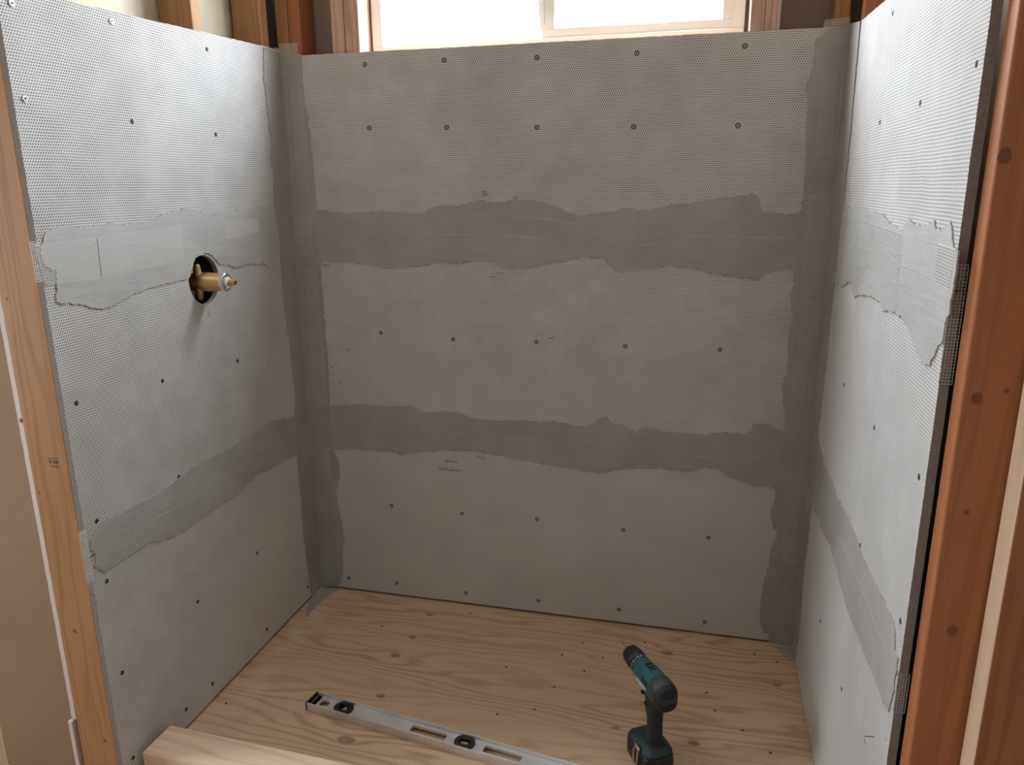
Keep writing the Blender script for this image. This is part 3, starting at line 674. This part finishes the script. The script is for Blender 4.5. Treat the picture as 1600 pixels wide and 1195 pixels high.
# added plate and block behind the board to darken the valve cavity
tag(box('cavity_shade_plate', (-.1095, -.388, .95), (-.0135, -.374, 1.22), M_rubber), 'dark plate added inside the wall to blacken the brass valve hole', 'backing')
tag(box('light_blocker', (-.1095, -.8915, 1.225), (-.0135, -.3725, 1.263), M_stud), 'wooden blocker added inside the left wall to stop light above the valve', 'light blocker')

# ------------------------------------------------------------------ curb of stacked 2x4s
ca = math.radians(-2.1)
def curb(z0, x0, label):
    L = 1.47; bm = bmesh.new(); add_box(bm, (0, -.0955, 0), (L, 0, .0375), 0, .004)
    o = finish(bm, 'curb_lumber', M_curb); o.location = (x0, -.7955, z0); o.rotation_euler = (0, 0, ca)
    return tag(o, label, 'curb lumber', 'stacked curb lumber')
curb(.0380, .0190, 'pale fresh 2x4 lying on top of the curb stack, bottom left')
curb(0.0, .0200, 'pale 2x4 lying on the floor beneath the top piece of the curb')

# ------------------------------------------------------------------ spirit level
LV = tag(link('spirit_level', None, None, (.2592, -.5871, 0)), 'long aluminium spirit level lying flat on the plywood floor', 'spirit level')
LV.rotation_euler = (0, 0, math.radians(-8.0))
LL, LWd, LH = .845, .0505, .0225
def lpart(bm, name, m, smooth=False, parent=None, mats=None):
    o = finish(bm, name, m, None, mats=mats); o.parent = parent or LV
    if smooth:
        for p in o.data.polygons: p.use_smooth = True
    return o
def rrect(x0, y0, x1, y1, r, n=6):
    out = []
    for cx, cy, a0 in ((x1-r, y0+r, -90), (x1-r, y1-r, 0), (x0+r, y1-r, 90), (x0+r, y0+r, 180)):
        for i in range(n+1):
            t = math.radians(a0+90*i/n); out.append((cx+r*math.cos(t), cy+r*math.sin(t)))
    return out
# local y: 0 = near rail, LWd = far rail
bm = bmesh.new()
add_box(bm, (.004, 0, 0), (LL-.004, .0032, LH), 0, .0006); add_box(bm, (.004, LWd-.0032, 0), (LL-.004, LWd, LH), 0, .0006)
def oct_(cx, cy, rx, ry): return [(cx-rx, cy-ry*.45), (cx-rx*.6, cy-ry), (cx+rx*.6, cy-ry), (cx+rx, cy-ry*.45), (cx+rx, cy+ry*.45), (cx+rx*.6, cy+ry), (cx-rx*.6, cy+ry), (cx-rx, cy+ry*.45)]
xc = .4475
V = [(.1010, .0253), (xc, .0253), (LL-.101, .0253)]
S1 = [(xc-.148, xc-.050), (xc+.050, xc+.148)]
holes = [rrect(a, .0135, b, .0370, .006) for a, b in S1] + [oct_(cx, cy, .0225, .0185) for cx, cy in V] + [oct_(.041, .0253, .0135, .0105)]
add_poly(bm, [[(.004, .003), (LL-.004, .003), (LL-.004, LWd-.003), (.004, LWd-.003)]] + [h[::-1] for h in holes], lambda a, b, h: Vector((a, b, h)), .0085, .0140)
lpart(bm, 'rail', M_alu)
for a, b in S1:
    bm = bmesh.new(); add_poly(bm, [rrect(a-.0022, .0113, b+.0022, .0392, .008), rrect(a+.0006, .0141, b-.0006, .0364, .0054)[::-1]], lambda p, q, h: Vector((p, q, h)), .0080, .0148); lpart(bm, 'handle_grip', M_alu)
for x0, x1 in ((0, .0042), (LL-.0042, LL)):
    bm = bmesh.new(); add_box(bm, (x0, -.0004, 0), (x1, LWd+.0004, LH+.0004), 0, .001)
    sgn = 1 if x0 == 0 else -1; xe = x1 if sgn > 0 else x0
    for a, b in ((0.0, .017), (.017, .018)): add_box(bm, (min(xe, xe+sgn*b), .004, .006), (max(xe, xe+sgn*b), LWd-.004 if a == 0 else LWd-.008, .0152), 0, .0008)
    lpart(bm, 'end_cap', M_blackp)
bm = bmesh.new(); add_box(bm, (.0085, .012, .0152), (.0105, LWd-.010, .0157), 0); lpart(bm, 'cap_stripe', M_track)
for i, (cx, cy) in enumerate(V):
    bm = bmesh.new()
    o_ = [(cx+.0265*math.cos(2*PI*k/28), max(-.0205, min(.0205, .0235*math.sin(2*PI*k/28)))+cy) for k in range(28)]
    inn = rrect(cx-.0140, cy-.0085, cx+.0140, cy+.0085, .006)
    add_poly(bm, [o_, inn[::-1]], lambda a, b, h: Vector((a, b, h)), .0060, .0185)
    vh = lpart(bm, 'vial_holder', M_blackp)
    bm = bmesh.new(); add_box(bm, (cx-.0150, cy-.0095, .0075), (cx+.0150, cy+.0095, .0095), 0); lpart(bm, 'vial_backing', M_dkteal, parent=vh)
    bm = bmesh.new()
    if i == 1: add_lathe(bm, (cx-.0095, cy, .0125), (1, 0, 0), [(0, .003), (.001, .0045), (.018, .0045), (.019, .003)], n=18)
    else: add_lathe(bm, (cx, cy-.0075, .0125), (.35, 1, 0), [(0, .003), (.001, .0045), (.014, .0045), (.015, .003)], n=18)
    lpart(bm, 'vial', M_vial, True, parent=vh)
    bm = bmesh.new()
    for s_ in (-.0028, .0028):
        if i == 1: add_lathe(bm, (cx+s_-.0003, cy, .0125), (1, 0, 0), [(0, .0047), (.0006, .0047)], n=18)
        else: add_lathe(bm, (cx+.35*s_, cy+s_, .0125), (.35, 1, 0), [(0, .0047), (.0006, .0047)], n=18)
    lpart(bm, 'vial_line', M_blackp, parent=vh)

# ------------------------------------------------------------------ cordless drill
DX, DY, DYAW, DS = 1.151, -.571, math.radians(31.5), 1.0
DR_ = tag(link('cordless_drill', None, None, (DX, DY, 0)), 'teal and black cordless drill standing upright on its battery on the plywood', 'cordless drill')
DR_.rotation_euler = (0, 0, DYAW); DR_.scale = (DS,)*3
def dpart(bm, name, m, smooth=True, parent=None, mats=None, label=None, ang=38):
    if name in ('motor_housing','rear_band','rear_cap','cap_inlay','side_vent','clutch_ring','clutch_marks','speed_switch'):
        for v in bm.verts: v.co.x *= .84; v.co.z = ZA + (v.co.z-ZA)*.90
    bmesh.ops.recalc_face_normals(bm, faces=bm.faces)
    o = finish(bm, name, m, None, mats=mats); o.parent = parent or DR_
    if smooth:
        for p in o.data.polygons: p.use_smooth = True
        try: o.data.set_sharp_from_angle(angle=math.radians(ang))
        except Exception: pass
    if label: o['label'] = label
    return o
def loft(bm, secs, n=32, mi=0, e=2.6, cap=True, axis='y', mfun=None):
    """secs: (t, cx, cz, rx, rz[, exponent]) cross sections along y (or along z with axis='z')"""
    rings = []
    for s in secs:
        t, cx, cz, rx, rz = s[:5]; ex = s[5] if len(s) > 5 else e; ring = []
        for i in range(n):
            a = 2*PI*i/n; ca_, sa = math.cos(a), math.sin(a)
            px = cx + rx*math.copysign(abs(ca_)**(2/ex), ca_); pz = cz + rz*math.copysign(abs(sa)**(2/ex), sa)
            ring.append(bm.verts.new((px, t, pz) if axis == 'y' else (px, pz, t)))
        rings.append(ring)
    for k, (A, Bq) in enumerate(zip(rings, rings[1:])):
        for i in range(n):
            f = bm.faces.new((A[i], A[(i+1) % n], Bq[(i+1) % n], Bq[i])); f.material_index = mfun(k, i) if mfun else mi
    if cap: bm.faces.new(rings[0][::-1]).material_index = mi; bm.faces.new(rings[-1]).material_index = mi
    return rings
ZA = .218   # bore axis height
# motor housing (teal) : y from -.045 (rear) to +.068 (front)
bm = bmesh.new(); loft(bm, [(-.040, 0, ZA, .0300, .0320, 3), (-.030, 0, ZA, .0315, .0335, 3), (.005, 0, ZA, .0315, .0330, 2.8), (.030, 0, ZA, .0305, .0315, 2.5), (.052, 0, ZA, .0290, .0295, 2.2), (.066, 0, ZA, .0275, .0275, 2)])
hs = dpart(bm, 'motor_housing', M_teal)
# charcoal band over the rear upper part + rubber rear cap
bm = bmesh.new(); loft(bm, [(-.052, 0, ZA+.001, .0300, .0325, 3), (-.046, 0, ZA+.001, .0325, .0345, 3), (-.018, 0, ZA+.001, .0325, .0345, 3), (-.015, 0, ZA+.001, .0312, .0330, 3)])
dpart(bm, 'rear_band', M_greyp)
bm = bmesh.new(); loft(bm, [(-.066, 0, ZA-.002, .0200, .0240, 3), (-.063, 0, ZA-.002, .0270, .0315, 3), (-.056, 0, ZA-.002, .0315, .0355, 3), (-.046, 0, ZA-.002, .0330, .0365, 3), (-.040, 0, ZA-.001, .0320, .0350, 3)])
rc = dpart(bm, 'rear_cap', M_rubber)
bm = bmesh.new(); add_box(bm, (-.0215, -.0672, ZA-.008), (.0225, -.0640, ZA+.006), 0, .0008); dpart(bm, 'cap_inlay', M_dkteal, False, parent=rc)
# top vents / speed switch recess
bm = bmesh.new()
for k, y in enumerate((.020, .031, .010)): add_box(bm, (-.0105, y, ZA+.029), (.0095, y+.006, ZA+.0335+(.0003 if k else 0)), 0, .0006)
dpart(bm, 'speed_switch', M_blackp, False)
for sx in (-1, 1):
    for k in range(2):
        bm = bmesh.new(); add_box(bm, (sx*.0315-.0014, -.012, ZA+.002+.0085*k), (sx*.0315+.0012, .016, ZA+.0055+.0085*k), 0, .0005)
        dpart(bm, 'side_vent', M_blackp, False)
# clutch ring and chuck
bm = bmesh.new(); loft(bm, [(.065, 0, ZA, .0275, .0275, 2), (.067, 0, ZA, .0290, .0290, 2), (.082, 0, ZA, .0280, .0280, 2), (.084, 0, ZA, .0255, .0255, 2)], n=40)
cl_ = dpart(bm, 'clutch_ring', M_blackp)
bm = bmesh.new()
for k in range(20):
    t = 2*PI*k/20; c_, s_ = math.cos(t), math.sin(t)
    q = Matrix.Rotation(-t, 4, 'Y'); 
    fs0 = len(bm.verts); add_box(bm, (.0280, .0690, -.0007), (.0293, .0745, .0007))
    bm.verts.ensure_lookup_table()
    for v in bm.verts[fs0:]: v.co = q @ v.co + Vector((0, 0, ZA))
dpart(bm, 'clutch_marks', M_white, False, parent=cl_, label='white ticks')
bm = bmesh.new(); loft(bm, [(.083, 0, ZA, .0235, .0235, 2), (.086, 0, ZA, .0250, .0250, 2), (.104, 0, ZA, .0245, .0245, 2), (.106, 0, ZA, .0235, .0235, 2), (.109, 0, ZA, .0240, .0240, 2), (.124, 0, ZA, .0215, .0215, 2), (.131, 0, ZA, .0150, .0150, 2), (.133, 0, ZA, .010, .010, 2)], n=40)
ch = dpart(bm, 'chuck', M_blackp)
bm = bmesh.new(); add_lathe(bm, (0, .130, ZA), (0, 1, 0), [(0, .0085), (.006, .0075), (.008, .0045)], n=24); dpart(bm, 'chuck_jaws', M_steel, parent=ch)
bm = bmesh.new(); add_lathe(bm, (0, .134, ZA), (0, 1, 0), [(0, .0036), (.017, .0036), (.018, .0026), (.022, .0026), (.023, .0034), (.036, .0030), (.038, .0018), (.046, .0012), (.047, .0004)], n=6); dpart(bm, 'driver_bit', M_steel, False)
# handle (slightly raked) and trigger
bm = bmesh.new(); loft(bm, [(.048, 0, -.012, .0165, .0245, 2.6), (.060, 0, -.011, .0155, .0210, 2.5), (.090, 0, -.009, .0160, .0190, 2.4), (.125, 0, -.006, .0165, .0200, 2.4), (.160, 0, -.004, .0175, .0230, 2.5), (.197, 0, -.001, .0215, .0300, 2.6)], axis='z')
hd = dpart(bm, 'handle', M_rubber)
bm = bmesh.new()
for sx in (-1, 1): loft(bm, [(.052, sx*.0115, -.010, .0056, .0075, 2.2), (.090, sx*.0118, -.007, .0054, .0060, 2.2), (.130, sx*.0125, -.002, .0054, .0075, 2.2), (.165, sx*.0160, .002, .0060, .0130, 2.2)], axis='z', n=16)
dpart(bm, 'handle_inlay', M_dkteal, parent=hd)
bm = bmesh.new(); loft(bm, [(.140, 0, .020, .0070, .0060, 3), (.152, 0, .023, .0080, .0080, 3), (.174, 0, .026, .0085, .0100, 3), (.182, 0, .024, .0080, .0090, 3)], axis='z', n=18); dpart(bm, 'trigger', M_blackp)
bm = bmesh.new(); add_box(bm, (-.021, .020, .178), (.021, .030, .1855), 0, .002); dpart(bm, 'direction_switch', M_blackp, False)
# foot (teal shelf) and battery
bm = bmesh.new(); loft(bm, [(.0480, 0, .010, .0370, .0520, 5), (.0520, 0, .010, .0378, .0528, 5), (.0560, 0, .009, .0370, .0520, 5), (.0640, 0, .004, .0290, .0400, 4), (.0680, 0, -.002, .0200, .0290, 3)], axis='z', n=40, mfun=lambda k, i: 0)
dpart(bm, 'foot', M_dkteal)
bm = bmesh.new(); loft(bm, [(.0010, 0, .010, .0365, .0540, 6), (.0030, 0, .010, .0380, .0560, 6), (.0300, 0, .010, .0385, .0565, 6), (.0320, 0, .010, .0370, .0545, 6), (.0345, 0, .010, .0370, .0545, 6), (.0365, 0, .010, .0385, .0560, 6), (.0460, 0, .010, .0380, .0550, 6), (.0480, 0, .010, .0365, .0530, 6)], axis='z', n=48)
bt = dpart(bm, 'battery', M_blackp)
bm = bmesh.new(); add_box(bm, (-.0395, -.030, .012), (-.0380, .050, .0145), 0); add_box(bm, (-.0395, -.030, .020), (-.0380, .050, .0215), 0); dpart(bm, 'battery_stripe', mat('maroon_print', (.20, .05, .05), .5), False, parent=bt)
# belt hook on the left of the foot
bm = bmesh.new(); pts = [Vector((-.0400, -.012, .062)), Vector((-.0435, -.012, .058)), Vector((-.0445, -.012, .030)), Vector((-.0445, -.008, .012)), Vector((-.0445, .002, .012)), Vector((-.0445, .006, .030)), Vector((-.0435, .006, .050))]
for a, b in zip(pts, pts[1:]): add_tube(bm, a, b, .0028, n=10)
add_box(bm, (-.0425, -.014, .052), (-.0385, .008, .062), 0, .001)
dpart(bm, 'belt_hook', mat('hook_steel', (.55, .42, .38), .45, .8))
# maker's name on the left flank
cu = bpy.data.curves.new('t', 'FONT'); cu.body = 'makita'; cu.size = .0180; cu.extrude = .0004; cu.align_x = 'CENTER'; cu.align_y = 'CENTER'; cu.shear = .3; cu.space_character = .95
to = bpy.data.objects.new('t', cu); C.objects.link(to); bpy.context.view_layer.update()
me = bpy.data.meshes.new_from_object(to.evaluated_get(bpy.context.evaluated_depsgraph_get())); bpy.data.objects.remove(to)
# reading direction runs from the chuck towards the rear on this flank
R_ = Matrix(((0, 0, -1), (-1, 0, 0), (0, 1, 0))).to_4x4()
me.transform(Matrix.Translation((-.0270, .018, ZA-.006)) @ R_)
me.materials.clear(); me.materials.append(M_white)
o = link('lettering', me, DR_); o['label'] = 'white lettering makita'

# ------------------------------------------------------------------ small things on the floor
sc_pts = [(1008,1004,'beside the tip of the drill bit'),(1179,1021,'just in front of the mortar strip near the back right corner'),(1214,1034,'closest to the right wall, near the back right corner'),
 (1104,1082,'in the open to the right of the drill body'),(1117,1110,'to the right of the drill handle'),(1204,1176,'near the right wall at the bottom edge of the photo'),(1160,1141,'midway between the drill battery and the right wall'),
 (878,1023,'well left of the drill chuck, leftmost of a loose trio'),(913,1048,'left of the drill chuck, nearest the camera of a loose trio'),(942,1028,'left of the drill chuck, rightmost of a loose trio'),
 (910,1004,'left of the drill bit tip, close to the back board'),(791,1042,'in the middle of the floor, right of the two wood knots'),(777,1116,'just behind the right half of the spirit level'),
 (866,1073,'between the drill and the right half of the level'),(835,1108,'behind the right end of the level'),(597,978,'left of the wood knots near the back left of the floor'),(353,1099,'beside the left wall just behind the curb lumber')]
G = 'screw heads sunk in the plywood floor'
proto = None
for i, (u, v, w_) in enumerate(sc_pts):
    p = on(u, v, 2, 0)
    if proto is None:
        bm = bmesh.new(); add_lathe(bm, (0, 0, -.002), (0, 0, 1), [(0, .0034), (.0024, .0034), (.0024, .0012), (.0021, .0010), (.0021, .0001)], n=14)
        proto = finish(bm, 'floor_screw', M_hole); o = proto
    else: o = proto.copy(); C.objects.link(o)
    o.location = (p.x, p.y, 0); tag(o, 'dark floor screw head ' + w_, 'screw', G)
# wood chips and mortar crumbs
rc_ = random.Random(11); protoc = None
for i in range(34):
    u, v = rc_.choice([(rc_.uniform(430, 620), rc_.uniform(1110, 1185)), (rc_.uniform(330, 900), rc_.uniform(960, 1100)), (rc_.uniform(760, 960), rc_.uniform(955, 1150)), (rc_.uniform(500, 560), rc_.uniform(922, 940)), (rc_.uniform(1060, 1230), rc_.uniform(1000, 1190))])
    p = on(u, v, 2, 0)
    if not (.03 < p.x < 1.49 and -.78 < p.y < -.03): continue
    if 1.06 < p.x < 1.25 and -.68 < p.y < -.46: continue
    ly = (p.y+.5871)*math.cos(math.radians(8))+(p.x-.2592)*math.sin(math.radians(8))
    if -.01 < ly < .06 and p.x < 1.12: continue
    if protoc is None:
        bm = bmesh.new(); add_box(bm, (-.004, -.0012, 0), (.004, .0012, .0012), 0, .0004)
        for w in bm.verts: w.co.z += abs(w.co.x)*.15
        protoc = finish(bm, 'wood_chip', M_curb); o = protoc
    else: o = protoc.copy(); C.objects.link(o)
    o.location = (p.x, p.y, 0.0002); o.rotation_euler = (0, 0, rc_.uniform(0, 6.28)); s_ = rc_.uniform(.4, 1.0); o.scale = (s_, s_, s_)
    tag(o, 'tiny pale wood chip on the plywood floor', 'wood chip', 'wood chips scattered over the floor')
